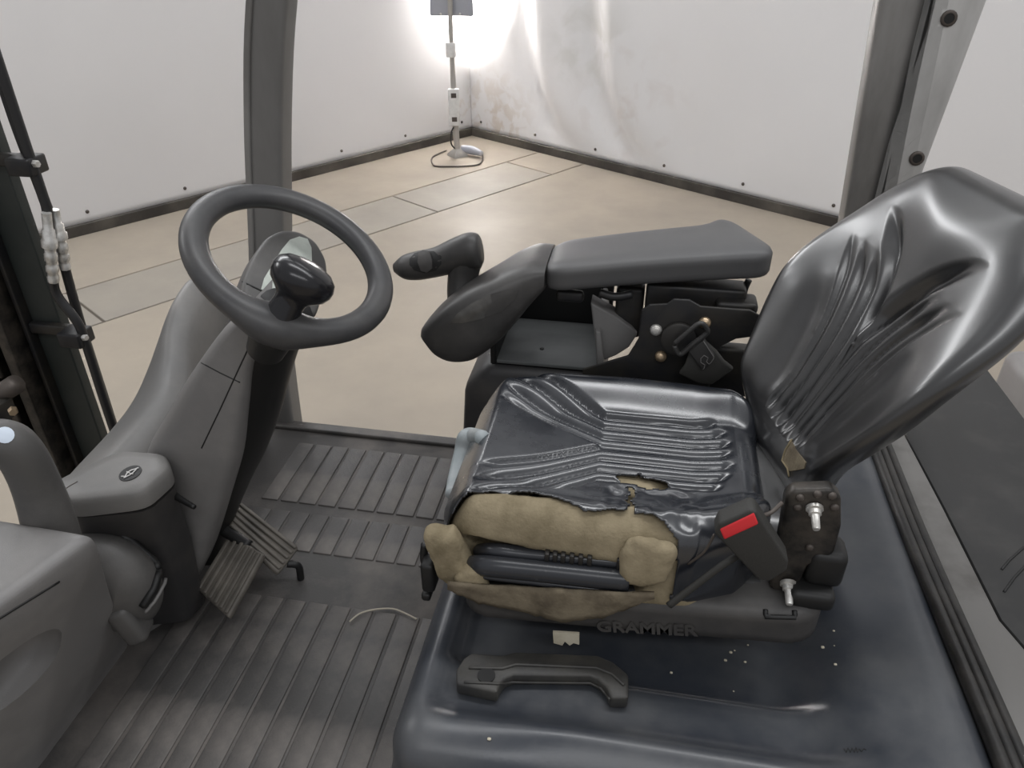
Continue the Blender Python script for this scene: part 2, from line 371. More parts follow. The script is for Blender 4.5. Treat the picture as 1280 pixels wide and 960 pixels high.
la = area('work_lamp_light', PC+pdir*.075, PC+pdir*1+Vector((0, 0, -.03)), (.28, .3), 78, (1, .97, .94), math.radians(84)); la.parent = lamp; la.matrix_parent_inverse = Matrix.Translation(LB).inverted()
# ================================================================== FORKLIFT BODY
fk = thing('forklift', 'dark grey electric forklift cab with open sides, seen from its left entry', 'forklift', (-.2, .97, 0))
FZ = .58
link('chassis', joinm([rbox((-.65, .97, .35), (.8, .96, .36), .02), rbox((.5, .97, .33), (1.3, 1.0, .42), .03)]), 'cowl_dark', fk)
for x, y in ((-.95, .52), (-.95, 1.42), (.85, .52), (.85, 1.42)):
    M = Matrix.Translation((x, y, .21)) @ Matrix.Rotation(math.pi/2, 4, 'X')
    link('tyre', lathe([(.07, -.06), (.18, -.065), (.205, -.05), (.21, -.03), (.21, .03), (.205, .05), (.18, .065), (.07, .06), (.07, -.06)], M, 28), 'seal', fk)
link('floor_plate', rbox((-.66, .97, FZ-.03), (.86, 1.03, .05), .006), 'black_metal', fk)
# hood under the seat
def hood_fn(p):
    x, y, z = p.x+.1125, p.y+.985, p.z+.57
    tw = sm(.60, .75, z)
    near = 1-sm(.56, .66, y)
    # pan in which the seat stands, with a soft near rim and a rising rear
    inx = sm(-.245, -.20, x)*(1-sm(.27, .37, x)); iny = sm(.612, .652, y)*(1-sm(1.28, 1.34, y))
    dz = -.020*inx*iny
    inx2 = sm(-.228, -.208, x)*(1-sm(.24, .34, x)); iny2 = sm(.712, .738, y)
    dz += -.026*inx2*iny2
    dz += .045*sm(.25, .5, x)
    dz += .012*math.exp(-((y-.615)/.03)**2)*sm(-.2, .0, x)*(1-sm(.25, .45, x))
    z += dz*tw
    if z < .72: x += -.015*sm(.72, .60, z)*(1 if x < 0 else 0)
    if y > 1.0: y = 1.0+(y-1.0)*lerp(.45, 1, sm(0, .2, x))
    return Vector((x, y, z))
hood = link('hood', dense((.385, .435, .205), (.05, .06, .05), (90, 110, 20), hood_fn), 'hood', fk)
hood['label'] = 'dark blue-black moulded plastic hood'
# pull handle let into the hood
def hz(u, v, z=.778): return at(u, v, z=z)
HP = [(571, 868), (571, 850), (580, 836), (590, 829), (628, 832), (644, 828), (745, 832), (765, 840), (784, 856), (784, 886), (762, 886), (757, 872), (746, 862), (736, 858), (642, 857), (630, 862), (624, 872), (622, 879)]
hdl = link('hood_handle', prism([hz(u, v, .757) for u, v in HP], (0, 0, .024), .004, 2), 'handle', fk)
HI = [(590, 848), (600, 838), (628, 839), (644, 835), (742, 839), (758, 847), (770, 857), (752, 853), (738, 850), (640, 849), (622, 853)]
tH = bvh(hdl); seam('rib', tH, [(586, 835), (628, 836), (645, 831), (745, 835), (765, 843), (780, 857)], .0025, 'handle', hdl, .001)
seam('rib', tH, [(580, 853), (622, 855), (640, 852), (738, 853), (752, 860), (763, 874)], .002, 'handle', hdl, .001)
link('finger_hole', lathe([(0, 0), (.0125, 0), (.0125, .0015), (0, .0015)], Matrix.Translation(at(608, 845, z=.7806)+Vector((0, 0, .0008))), 20), 'black', hdl)
th = bvh(hood)
# ink scribble on the hood corner
seam('scribble', th, [(1055, 936), (1058, 941), (1060, 935), (1063, 941), (1065, 935), (1068, 941), (1070, 934), (1072, 941), (1074, 936), (1077, 940), (1080, 936), (1083, 938)], .0006, 'ink', hood, .0003, 2)
for i in range(16):                       # crumbs on the hood
    k = i % 4
    uv = ((905+random.uniform(-12, 25), 775+random.uniform(0, 90)), (1035+random.uniform(-8, 12), 780+random.uniform(0, 70)), (915+random.uniform(-12, 25), 785+random.uniform(0, 75)), (random.uniform(560, 980), random.uniform(835, 940)))[k]
    h = hit(th, *uv); sc = random.uniform(.6, 1.5)
    if h: tag(link('foam_crumb', dense((.0018, .0014, .001), (.001, .001, .0007), (2, 2, 2), lambda p: h[0]+h[1]*.0009*sc+p*sc), 'paper'), 'tiny pale foam crumb lying on the dark hood beside the seat', 'crumb', 'crumbs on the hood')
# rear frame: rubber seal, painted strip, black panel, counterweight
for i, dx in enumerate((0, .016, .032)):
    pts = [Vector((.478+dx+.012*sm(1.1, .6, y), y, .815-.006*i)) for y in (1.42, 1.25, 1.05, .85, .7, .6, .5)]
    link('hood_seal', sweep(pts, (.0095, .012), 10, 3), 'seal', fk)
SZ = .80
strip = [at(u, v, z=SZ) for u, v in ((1105, 562), (1165, 690), (1215, 830), (1238, 930), (1246, 985), (1330, 985), (1330, 880), (1282, 812), (1250, 775), (1180, 636), (1132, 545))]
strip = [Vector((strip[0].x, 1.42, SZ))]+strip+[Vector((strip[-1].x+.005, 1.42, SZ))]
fs = link('frame_strip', prism(strip, (0, 0, -.05), .004, 2), 'painted_steel', fk)
bolt('frame_bolt', at(1256, 951, z=SZ), (0, 0, 1), .014, .006, 'bolt_dark', fs, prof=[(0, -.002), (.016, -.002), (.016, .002), (.01, .003), (.008, .006), (.004, .006), (.003, .002), (0, .002)])
rpan = prism([at(u, v, z=.775) for u, v in ((1132, 545), (1180, 636), (1250, 775), (1282, 812), (1330, 890), (1500, 800), (1330, 570), (1282, 524), (1230, 455), (1140, 440))], (0, 0, -.04), .003, 1)
rpo = link('rear_panel', rpan, 'rear_black', fk); trp = bvh(rpo)
seam('groove', trp, [(1252, 712), (1262, 700), (1280, 684)], .0022, 'black', rpo); seam('groove', trp, [(1255, 740), (1268, 722), (1285, 704)], .0022, 'black', rpo)
link('rear_cover', rbox(at(1300, 470, z=.70)+Vector((.08, .0, -.2)), (.22, .3, .4), .03), 'counterweight', fk)
cwp = [(.95, .50), (1.5, .50), (1.62, .7), (1.62, 1.25), (1.5, 1.45), (.95, 1.45)]
link('counterweight', prism([Vector((x, y, .2)) for x, y in cwp], (0, 0, .55), .06, 4), 'counterweight', fk)
# ---------------- pillars
def box_sweep(path, w, d, bev=.25):
    rings = []
    for p, sx in path:
        p = Vector(p); c = [p+Vector((-w/2*sx, -d/2, 0)), p+Vector((w/2*sx, -d/2, 0)), p+Vector((w/2*sx, d/2, 0)), p+Vector((-w/2*sx, d/2, 0))]
        rings.append(rnd(c, bev))
    return sharp(loft(resample_rings(rings, 5)), 50)
py = 1.50
fp = link('front_pillar', box_sweep([((-.86, py, .50), 1), ((-.845, py, .80), 1), ((-.80, py, 1.09), 1), ((-.762, py, 1.332), 1), ((-.715, py, 1.549), 1), ((-.62, py, 1.85), 1), ((-.48, py, 2.12), 1)], .072, .06, .18), 'pillar_grey', fk)
link('pillar_edge', box_sweep([((-.86-.036, py-.028, .50), 1), ((-.845-.036, py-.028, .80), 1), ((-.80-.036, py-.028, 1.09), 1), ((-.762-.036, py-.028, 1.332), 1), ((-.715-.036, py-.028, 1.549), 1), ((-.62-.036, py-.028, 1.85), 1), ((-.48-.036, py-.028, 2.12), 1)], .014, .014, .3), 'pillar', fp)
# folded rear pillar: dark web and pale flange with bolt holes
def bp(u, v, y=1.45): return at(u, v, y=y)
wA, wB, wC, wD = bp(1100, 0), bp(1052, 290), bp(1178, 0), bp(1120, 290)
def ext(a, b, z): return a+(b-a)*((z-a.z)/(b.z-a.z))
Z0, Z1 = .6, 2.12
flg = [ext(bp(1232, 0), bp(1152, 215), z) for z in (Z0, Z1)]
web = [ext(wA, wB, Z0), ext(wC, wD, Z0), ext(wC, wD, Z1), ext(wA, wB, Z1)]
rpl = link('rear_pillar', prism(web, (0, .05, 0), .006, 2), 'pillar', fk)
fg = [ext(wC, wD, Z0)+Vector((-.004, -.012, 0)), flg[0]+Vector((0, -.012, 0)), flg[1]+Vector((0, -.012, 0)), ext(wC, wD, Z1)+Vector((-.004, -.012, 0))]
flo = link('flange', prism(fg, (0, .07, 0), .010, 3), 'flange', rpl)
for u, v in ((1186, 23), (1146, 198)):
    p = bp(u, v, 1.437); bolt('bolt_hole', p, (0, -1, 0), .011, .003, 'bolt_dark', rpl, prof=[(0, -.001), (.0125, -.001), (.0125, .0015), (.011, .003), (.008, .003), (.007, .001), (0, .001)])
    link('hole', lathe([(0, 0), (.0075, 0), (.0075, .0022), (0, .0022)], frame(p, (1, 0, 0), (0, -1, 0)), 14), 'black', rpl)
link('roof_rail', box_sweep([((-.50, py, 2.12), 1), ((-.2, py, 2.17), 1), ((.42, py, 2.17), 1)], .01, .06, .2) if False else sweep([(-.50, py, 2.11), (-.3, py, 2.16), (.0, py, 2.17), (.45, 1.47, 2.12)], .03, 10), 'painted_steel', fk)
# ---------------- steering column cowl
cl = [(-.552, 1.203), (-.592, 1.168), (-.656, 1.093), (-.716, 1.013), (-.77, .936), (-.82, .818), (-.90, .652), (-.93, .56)]
cr = [(-.518, 1.178), (-.546, 1.121), (-.576, 1.032), (-.608, .935), (-.657, .826), (-.743, .647), (-.80, .575), (-.82, .545)]
rings = []
for i, ((lx, lz_), (rx, rz)) in enumerate(zip(cl, cr)):
    t = i/7; yn = .885-.015*t; yf = 1.03+.05*t
    q = [Vector((lx, yn, lz_)), Vector((rx, yn+.004, rz)), Vector((rx-.02, yf-.035, rz)), Vector((rx-.035, yf, rz)), Vector((lx-.01, yf, lz_))]
    rings.append(rnd(q, .22))
top = rings[0]; c0 = sum(top, Vector())/len(top)
rings = [[c0+(p-c0)*.80+Vector((.013, 0, .018)) for p in top]]+rings
col_o = link('steering_column', sharp(loft(resample_rings(rings, 4)), 60), 'cowl', fk)
tc_ = bvh(col_o)
seam('panel_joint', tc_, [(247, 451), (275, 466), (300, 478)], .0011, 'black', col_o)
seam('panel_joint', tc_, [(313, 430), (298, 462), (275, 512), (252, 560)], .0011, 'black', col_o)
link('column_tube_and_shade', sweep([(-.505, .945, 1.19), (-.552, .96, 1.13), (-.590, .972, 1.065), (-.627, .98, .985), (-.670, .985, .898), (-.715, .985, .821), (-.77, .985, .716), (-.84, .985, .57)], [(.042, .042), (.058, .046), (.066, .05), (.07, .052), (.07, .052), (.07, .052), (.07, .052), (.07, .05)], 20), 'black', fk)  # steering tube; its lower run paints the column's shaded rear face black
link('key_lever', sweep([at(212, 615, y=.85), at(224, 623, y=.835), at(243, 634, y=.82)], [.007, .0055, .004], 8), 'black', fk)
# dash slab in front of the column, rising on its far side
dsec = [(.775, -.94, .80, -.88, .84), (.815, -.95, .838, -.81, .905), (.9, -.955, .85, -.78, .935), (1.02, -.955, .858, -.77, .965), (1.10, -.955, .868, -.80, .985), (1.17, -.955, .895, -.83, 1.02), (1.23, -.955, .925, -.84, 1.05), (1.31, -.955, .945, -.85, 1.06), (1.385, -.95, .925, -.86, 1.02), (1.41, -.94, .88, -.87, .94)]
rings = []
for y, fx, fz, rx, rz in dsec:
    q = [Vector((fx+.02, y, .42)), Vector((fx-.012, y, fz-.06)), Vector((fx, y, fz)), Vector((rx-.05, y, rz)), Vector((rx, y, rz-.035)), Vector((rx+.0, y, .5))]
    rings.append(rnd(q, .3))
dash = link('dashboard', sharp(loft(resample_rings(rings, 4)), 70), 'dash', fk)
# storage box with lid
LP = [Vector((-.86, .775, 0)), Vector((-.80, .872, 0)), Vector((-.715, .872, 0)), Vector((-.686, .838, 0)), Vector((-.696, .775, 0)), Vector((-.80, .742, 0))]
def plan(poly, z, f, s=1.0):
    c = sum(poly, Vector())/len(poly); return [Vector((c.x+(p.x-c.x)*s, c.y+(p.y-c.y)*s, z)) for p in rnd(poly, f)]
sb = link('storage_box', sharp(loft([[p+Vector((-.03, .05, 0)) for p in plan(LP, .60, .25, .75)], [p+Vector((-.01, .025, 0)) for p in plan(LP, .78, .25, .88)], plan(LP, .917, .25, .97)]), 50), 'cowl_dark', fk)
def lidz(r): return [Vector((p.x, p.y, p.z+.05*(p.x+.75))) for p in r]
ld = link('lid', sharp(loft([lidz(r) for r in (plan(LP, .921, .25, .99), plan(LP, .924, .25, 1.0), plan(LP, .943, .25, 1.0), plan(LP, .951, .25, .97), plan(LP, .955, .25, .92), plan(LP, .956, .25, .6))]), 60), 'dash', sb)
tl = bvh(ld)
el = [(163+18*math.cos(a)*.8+4*math.sin(a)*.0, 592+8.5*math.sin(a)-4.5*math.cos(a)) for a in [2*math.pi*i/20 for i in range(20)]]
patch('badge', tl, el, .0012, .001, 'black', sb, 3)
seam('emblem', tl, [(152, 597), (157, 597), (160, 592), (165, 589), (169, 588), (174, 586)], .0011, 'white_plastic', sb, .0022, 2)
seam('emblem', tl, [(155, 599), (159, 597), (163, 595), (167, 592), (171, 588)], .0010, 'white_plastic', sb, .0022, 2)
seam('emblem', tl, [(159, 591), (163, 593), (167, 594)], .0009, 'white_plastic', sb, .0022, 2)
seam('scratch', tl, [(82, 611), (88, 607), (97, 602)], .0008, 'bolt_dark', sb, .0002, 2)
# rounded wheel-box shell, its dark slot and pale rim, and the small corner block
DC = at(136, 728, y=.745)
drum = link('lever_shell', dense((.086, .055, .095), (.086, .055, .095), (16, 16, 16), lambda p: p+DC), 'cowl_mid', fk)
td = bvh(drum)
seam('slot', td, [(146, 668), (172, 680), (190, 697), (198, 714), (192, 735), (178, 757)], .007, 'black', drum, .001)
seam('rim', td, [(198, 708), (204, 714), (201, 730), (190, 750), (180, 762)], .003, 'tray_grey', drum, .006)
link('corner_block', rbox(at(163, 774, y=.715), (.036, .05, .075), .011, xdir=(1, .35, .35), zdir=(-.25, 0, 1)), 'cowl_mid', fk)
# side console at the entry, with an oval bowl in its face
cz = [(.50, .0), (.58, .0), (.70, .25), (.85, .6), (.96, .93), (1.0, 1.0)]
B0, B1 = at(48, 960, z=.58), at(112, 684, z=1.0); C0, C1 = at(162, 805, z=.58), at(118, 676, z=1.0)
rings = []
for z, t in cz:
    b = B0.lerp(B1, t); c = C0.lerp(C1, t**.8); a = Vector((-.90, .33, 0)).lerp(Vector((-.725, .40, 0)), t)
    q = [Vector((a.x, a.y, z)), Vector((b.x, b.y, z)), Vector((c.x, c.y, z)), Vector((-.93, c.y+.01, z)), Vector((-.98, .38, z))]
    rings.append(rnd(q, .07 if z < .99 else .12))
top = rings[-1]; c0 = sum(top, Vector())/len(top)
rings = rings+[[c0+(p-c0)*.96+Vector((0, 0, .012)) for p in top], [c0+(p-c0)*.88+Vector((0, 0, .016)) for p in top]]
con = link('side_console', sharp(loft(resample_rings(rings, 4)), 50), 'cowl', fk)
tcn = bvh(con)
bc = hit(tcn, 14, 846)
if bc:
    Mb = frame(bc[0], Vector((0, 1, 0)), bc[1])
    cut = bpy.data.objects.new('cut', dense((.075, .062, .045), (.07, .055, .04), (16, 16, 12), lambda p: Mb @ p)); COL.objects.link(cut)
    md = con.modifiers.new('b', 'BOOLEAN'); md.object = cut; md.operation = 'DIFFERENCE'; md.solver = 'EXACT'
    me = bpy.data.meshes.new_from_object(con.evaluated_get(bpy.context.evaluated_depsgraph_get())); con.modifiers.clear(); con.data = me; bpy.data.objects.remove(cut)
    me.polygons.foreach_set('use_smooth', [True]*len(me.polygons)); sharp(me, 45)
seam('lid_joint', tcn, [(-20, 785), (20, 760), (74, 727)], .0018, 'black', con)
gp = link('grab_post', sweep([at(72, 700, y=.66), at(62, 655, y=.66), at(45, 605, y=.66), at(26, 568, y=.655), at(8, 553, y=.65), at(-20, 553, y=.64), at(-70, 565, y=.62)], [.036, .033, .029, .028, .028, .028, .028], 16), 'cowl_mid', fk)
tg = bvh(gp)
patch('round_sticker', tg, [(6+12*math.cos(a), 544+10*math.sin(a)) for a in [2*math.pi*i/16 for i in range(16)]], .001, .001, 'decal_blue', gp, 3)
# ---------------- display behind the wheel
WN = Vector((math.sin(.5548)*math.cos(-.257), math.sin(.5548)*math.sin(-.257), math.cos(.5548)))
WC = Vector((-.495, .97, 1.2604)); WX = Vector((0, 1, 0)).cross(WN).normalized(); WY = WN.cross(WX)
def onplane(u, v, P, N):
    d = ray(u, v); o = Vector((0, 0, CZ)); return o+d*((P-o).dot(N)/d.dot(N))
DP = WC-WN*.045+Vector((-.02, .06, 0)); DN = (WN+Vector((.28, -.1, 0))).normalized()
disp = [(302, 378), (304, 352), (318, 318), (334, 295), (352, 286), (374, 287), (396, 300), (409, 323), (411, 345), (404, 372), (396, 397), (350, 402)]
dpts = rnd([onplane(u, v, DP, DN) for u, v in disp], .35)
dsp = link('display', prism(dpts, -DN*.045, .008, 3), 'cowl_mid', fk)
tdp = bvh(dsp)
patch('sticker', tdp, [(352, 312), (362, 300), (374, 296), (384, 299), (389, 310), (390, 340), (384, 384), (374, 384), (340, 366), (326, 362), (330, 348)], .0012, .001, 'sticker', dsp, 5)
seam('display_joint', tdp, [(303, 352), (340, 370), (398, 392)], .0015, 'black', dsp)
for o_ in (Vector((-.06, .02, -.06)),):
    link('display_stalk', sweep([DP-DN*.03, DP-DN*.07+Vector((-.02, 0, -.05)), Vector((-.66, 1.0, 1.02))], [.05, .045, .05], 14), 'cowl_dark', fk)
# ---------------- pedals
def plate4(pix, zs, th, m, name, parent, ribs, rdir):
    c = [at(u, v, z=z) for (u, v), z in zip(pix, zs)]
    n = (c[1]-c[0]).cross(c[3]-c[0]).normalized()
    if n.z < 0: n = -n
    o = link(name, prism(c, -n*th, .004, 2), m, parent)
    for i in range(ribs):
        t = (i+.5)/ribs
        a, b = (c[0].lerp(c[1], t), c[3].lerp(c[2], t)) if rdir else (c[0].lerp(c[3], t), c[1].lerp(c[2], t))
        w = ((c[1]-c[0]) if rdir else (c[3]-c[0])); 
        x = (b-a); L = x.length*.95
        link('tread_rib', rbox((a+b)/2+n*.0015, (L, w.length/ribs*.5, .006), .002, xdir=x, zdir=n), m, o)
    return o, c, n
p1, c1, n1 = plate4([(287, 667), (329, 692), (285, 772), (245, 735)], [.685, .685, .645, .645], .014, 'pedal', 'brake_pedal', fk, 6, True)
p2, c2, n2 = plate4([(299, 626), (374, 684), (349, 716), (286, 659)], [.70, .635, .635, .70], .012, 'pedal', 'accelerator_pedal', fk, 5, False)
p1['label'] = 'wide ribbed brake pedal'; p2['label'] = 'narrow ribbed accelerator pedal'
link('pedal_arm', sweep([(c1[0]+c1[1])/2-n1*.012, (c1[0]+c1[1])/2+Vector((-.06, .02, .01)), (c1[0]+c1[1])/2+Vector((-.12, .02, .03))], .012, 8), 'black', p1)
link('pedal_arm', sweep([(c2[1]+c2[2])/2-n2*.012, (c2[1]+c2[2])/2+Vector((.012, .006, -.02)), (c2[1]+c2[2])/2+Vector((.012, .006, -.055))], .007, 8), 'black', p2)
# ================================================================== FLOOR MAT
mt = thing('floor_mat', 'dusty black ribbed rubber mat on the cab floor beside the pedals', 'floor mat', (-.6, .97, FZ-.005))
MP = [(-.98, .45), (-.275, .45), (-.275, 1.485), (-.98, 1.485)]
link('sheet', prism([Vector((x, y, FZ-.005)) for x, y in MP], (0, 0, .005), .002, 1), 'mat_rubber', mt)
def rib_mesh(w, l):
    return rbox((0, 0, 0), (w, l, .006), .002)
pitch = .0445
for (y0, y1, xs) in ((1.195, 1.405, range(11)), (1.055, 1.165, range(11)), (.47, .93, range(11))):
    me = rib_mesh(.0385, y1-y0); first = True
    for i in xs:
        x = -.312-pitch*i
        if y1 < 1.0 and x < -.80: continue
        if first: o = link('rib', me, 'rib', mt); first = False
        else:
            o = bpy.data.objects.new('rib', me); COL.objects.link(o); o.parent = mt; o.matrix_parent_inverse = world_of(mt).inverted()
        o.location = (x+random.uniform(-.001, .001), (y0+y1)/2, FZ+.0003)
link('edge_lip', rbox((-.63, 1.468, FZ+.004), (.70, .03, .012), .004), 'mat_rubber', mt)
st = link('string', sweep([at(u, v, z=FZ+.008) for u, v in ((437, 777), (450, 767), (468, 762), (490, 761), (505, 766), (521, 774))], .0018, 6), 'string')
tag(st, 'short pale string lying curved on the floor mat by the seat', 'string')
# ================================================================== STEERING WHEEL
sw = thing('steering_wheel', 'black steering wheel with spinner knob on the column', 'steering wheel', WC)
RR = .1355; rings = []; NS = 72
a0 = None
kn = onplane(346, 406, WC, WN); dk = kn-WC; aK = math.atan2(dk.dot(WY), dk.dot(WX))
for i in range(NS):
    a = 2*math.pi*i/NS; da = abs((a-aK+math.pi) % (2*math.pi)-math.pi)
    k = math.exp(-(da/.30)**2)
    c = WC+(WX*math.cos(a)+WY*math.sin(a))*(RR-.004*k); rad = (WX*math.cos(a)+WY*math.sin(a))
    ra, rb = .0195+.014*k, .0165+.012*k
    rings.append([c+rad*(ra*math.cos(b))+WN*(rb*math.sin(b)-.006*k) for b in [2*math.pi*j/20 for j in range(20)]])
rings.append(rings[0])
me = loft(rings, caps=False); bm = bmesh.new(); bm.from_mesh(me); bmesh.ops.remove_doubles(bm, verts=bm.verts, dist=1e-6); bmesh.ops.recalc_face_normals(bm, faces=bm.faces); bm.to_mesh(me); bm.free()
link('rim', me, 'wheel', sw)
KB = WC+(WX*math.cos(aK)+WY*math.sin(aK))*(RR-.006)
link('boss', lathe([(0, -.06), (.026, -.06), (.030, -.03), (.034, -.012), (.03, .006), (0, .010)], frame(KB, WX, WN), 24), 'black', sw)
kt = onplane(345, 321, KB+WN*.062, WN); kaxis = (kt-KB).normalized()
MK = frame(KB, WX, kaxis)
kb = link('spinner_knob', lathe([(0, .0), (.0235, .0), (.0235, .012), (.021, .03), (.022, .037), (.028, .043), (.039, .052), (.044, .062), (.0445, .070), (.041, .080), (.031, .088), (.016, .092), (0, .093)], MK, 36), 'knob', sw)
# ================================================================== LIFT MAST
YM = 1.35
ms = thing('lift_mast', 'dark oily mast rail with chain and hydraulic hoses beyond the dashboard', 'mast', (-1.32, YM, .05))
def mx(u, v, y=YM): return at(u, v, y=y).x
xh = -1.224
link('outer_rail', rbox((-1.392, YM+.055, 1.25), (.15, .03, 2.4), .004), 'mast', ms)
link('rail_flange', rbox((-1.425, YM+.01, 1.25), (.03, .07, 2.4), .004), 'oily', ms)
link('inner_rail', rbox((-1.53, YM-.0, 1.25), (.06, .10, 2.4), .005), 'oily', ms)
link('rail_lip', rbox((-1.395, YM+.03, 1.25), (.012, .03, 2.4), .003), 'black_metal', ms)
link('back_plate', rbox((-1.56, YM+.09, 1.25), (.28, .02, 2.4), .004), 'black_metal', ms)
lk = rbox((0, 0, 0), (.022, .012, .04), .005); first = True
for i in range(34):
    z = .35+i*.032
    if first: o = link('chain_link', lk, 'oily', ms); first = False
    else:
        o = bpy.data.objects.new('chain_link', lk); COL.objects.link(o); o.parent = ms; o.matrix_parent_inverse = world_of(ms).inverted()
    o.location = (-1.474+(.006 if i % 2 else -.006), YM-.03, z)
link('hose', sweep([at(-8, 60, y=YM), at(30, 175, y=YM), at(52, 240, y=YM), at(60, 270, y=YM), at(66, 345, y=YM), at(72, 370, y=YM), at(95, 400, y=YM), at(106, 425, y=YM), at(130, 500, y=YM), at(150, 560, y=YM)], .0105, 10), 'hose', ms)
link('hose', sweep([at(-14, 50, y=YM+.03), at(18, 150, y=YM+.03), at(48, 230, y=YM+.03), at(70, 290, y=YM+.03), at(84, 345, y=YM+.03), at(104, 415, y=YM+.03), at(133, 505, y=YM+.03), at(155, 575, y=YM+.03)], .0105, 10), 'hose', ms)
def fitting(a, b, y):
    A, B = at(*a, y=y), at(*b, y=y); L = (B-A).length
    pf = []
    for t, r in ((0, .012), (.22, .012), (.24, .016), (.36, .016), (.38, .020), (.48, .020), (.5, .014), (.56, .014), (.58, .0165), (.68, .0165), (.70, .013), (.74, .013), (.76, .016), (.84, .016), (.86, .013), (.9, .013), (.92, .015), (1, .014)): pf.append((r*.8, t*L))
    return link('hose_fitting', lathe([(0, 0)]+pf+[(0, L)], frame(A, (0, 1, 0), B-A), 8), 'zinc', ms)
fitting((58, 266), (67, 352), YM-.012); fitting((68, 262), (82, 336), YM+.022)
for u, v in ((40, 206), (101, 421)):
    p = at(u, v, y=YM+.005); cb = link('hose_clamp', rbox(p+Vector((-.012, 0, 0)), (.055, .055, .036), .005), 'black_metal', ms)
    bolt('clamp_bolt', p+Vector((.014, -.01, .006)), (1, -.2, 0), .008, .012, 'zinc', cb, True)
    link('clamp_bracket', rbox(p+Vector((-.085, .025, 0)), (.12, .02, .026), .004), 'black_metal', cb)
link('cylinder_valve', joinm([sweep([at(-20, 505, y=1.25), at(20, 480, y=1.25)], [.022, .022], 12, smooth=False)]), 'bolt_dark', ms)
link('valve_block', rbox(at(0, 512, y=1.22), (.04, .05, .05), .005), 'black_metal', ms)
bolt('valve_bolt', at(16, 513, y=1.2), (1, -1, .2), .010, .015, 'brass', ms, True)
# ================================================================== DRIVER SEAT
seat = thing('driver_seat', 'black vinyl driver seat with torn cushion showing tan foam, on the hood', 'seat', (0, .965, .775))
SYC = .965
def basez(x): return .06*(x+.2)
# base tub with raised maker's lettering
def base_fn(p):
    x, y, z = p.x+.04, p.y+.985, p.z+.83
    return Vector((x, y, z+.075*(x+.2)))
base = link('seat_base', dense((.255, .225, .036), (.05, .05, .012), (24, 20, 6), base_fn), 'base', seat)
tb = bvh(base)
hA, hB = hit(tb, 745, 782), hit(tb, 872, 788)
Mt = frame((hA[0]+hB[0])/2+Vector((0, -.0014, .0)), hB[0]-hA[0], Vector((0, 0, 1)).cross(Vector(hB[0]-hA[0])) if False else Vector((0, -1, 0)))
link('lettering', text_mesh('GRAMMER', .030, .0010, Mt @ Matrix.Scale(1.0, 4), .0008), 'base', base, smooth=False)
seam('slot', tb, [(957, 762), (957, 771), (994, 772), (993, 763)], .0036, 'black', base, 0, 3)
# cushion: one height function for cover and foam
HW = ([-.25, -.235, -.20, -.12, .0, .11, .17, .22], [.160, .176, .190, .198, .205, .200, .178, .13])
def rib(c, per, sharpness=1.0):
    t = (c/per) % 1.0
    return (abs(math.sin(math.pi*t)))**.55
def cush_fn(p, shrink=0.0, foam=False):
    x, ly, lz0 = p.x-.018, p.y, p.z
    w = interp(x, *HW)-shrink; y = ly*w/.205
    t = sm(-.03, .055, lz0)                     # 1 on the top
    a = abs(y)/w
    z = .920+lz0*(1+0*a)
    z += t*(.030*sm(.45, .85, a)*sm(-.25, -.1, x)+.012*sm(-.1, -.22, x)-.03*sm(-.20, -.25, x))
    z += t*(.012*sm(.1, .2, x))
    if not foam and t > .3:
        yy = y-.012
        dx = max(0.0, -.03-x); c = (abs(yy)-.52*dx)/(1+1.6*dx)
        m = sm(-.004, .004, c)*(1-sm(.080, .092, c))
        ends = (1-sm(.150, .172, x+.5*max(0, abs(yy)-.04)))*sm(-.215, -.17, x)
        z -= t*m*ends*(.013*(1-rib(c, .0275))+.004)
        z += t*.0025*noise.noise(Vector((x*28, y*28, 1)))*sm(-.03, .05, x)*0
        # crumpled vinyl near the tear
        near = sm(.05, .10, -y)*sm(-.05, .0, x)*(1-sm(.10, .14, x))
        z += t*near*(.007*noise.noise(Vector((x*32, y*32, 2)))+.003*noise.noise(Vector((x*70, y*70, 5))))
    if foam:
        x = x*.972
        z -= (shrink+.014*sm(-.155, -.13, y))*t
        z += .004*noise.noise(Vector((x*22, y*22, lz0*22)))+.002*noise.noise(Vector((x*70, y*70, lz0*70)))
        if y < 0 and lz0 < .05:                # eaten-away hollow in the near face
            hol = sm(-.215, -.19, x)*(1-sm(.025, .05, x))*sm(.865, .885, z)*(1-sm(.925, .945, z))*sm(.6, .8, a)
            y += .045*hol
            y -= .012*(1-sm(.875, .90, z))*sm(.6, .8, a)
    else:
        y += 0
    return Vector((x, SYC+y, z))
cover_me = dense((.2335, .205, .065), (.045, .05, .045), (150, 140, 34), cush_fn)
def tear_edge(x):
    n = .006*noise.noise(Vector((x*40, 4, 0)))+.003*noise.noise(Vector((x*130, 8, 0)))
    return interp(x, [-.26, -.235, -.19, -.12, -.086, -.06, -.039, .0, .025, .045, .06, .085, .095], [.800, .803, .815, .815, .808, .80, .788, .797, .797, .795, .785, .772, .70])+n
def torn(c):
    x, y, z = c
    if y < tear_edge(x) and x < .093+.004*noise.noise(Vector((z*60, 1, 2))): return True
    # slit across the ribs
    dx, dy = x-.036, y-.902
    if (dx/.040)**2+((dy+.25*dx)/(.018+.008*noise.noise(Vector((x*80, 3, 1)))))**2 < 1 and z > .93: return True
    # cracks running from the slit to the near edge
    cx = .020+.012*noise.noise(Vector((0, y*40, 6)))
    if .785 < y < .88 and abs(x-cx) < .0045 and z > .93: return True
    return False
bm = bmesh.new(); bm.from_mesh(cover_me)
bmesh.ops.delete(bm, geom=[f for f in bm.faces if torn(f.calc_center_median())], context='FACES')
bm.to_mesh(cover_me); bm.free()
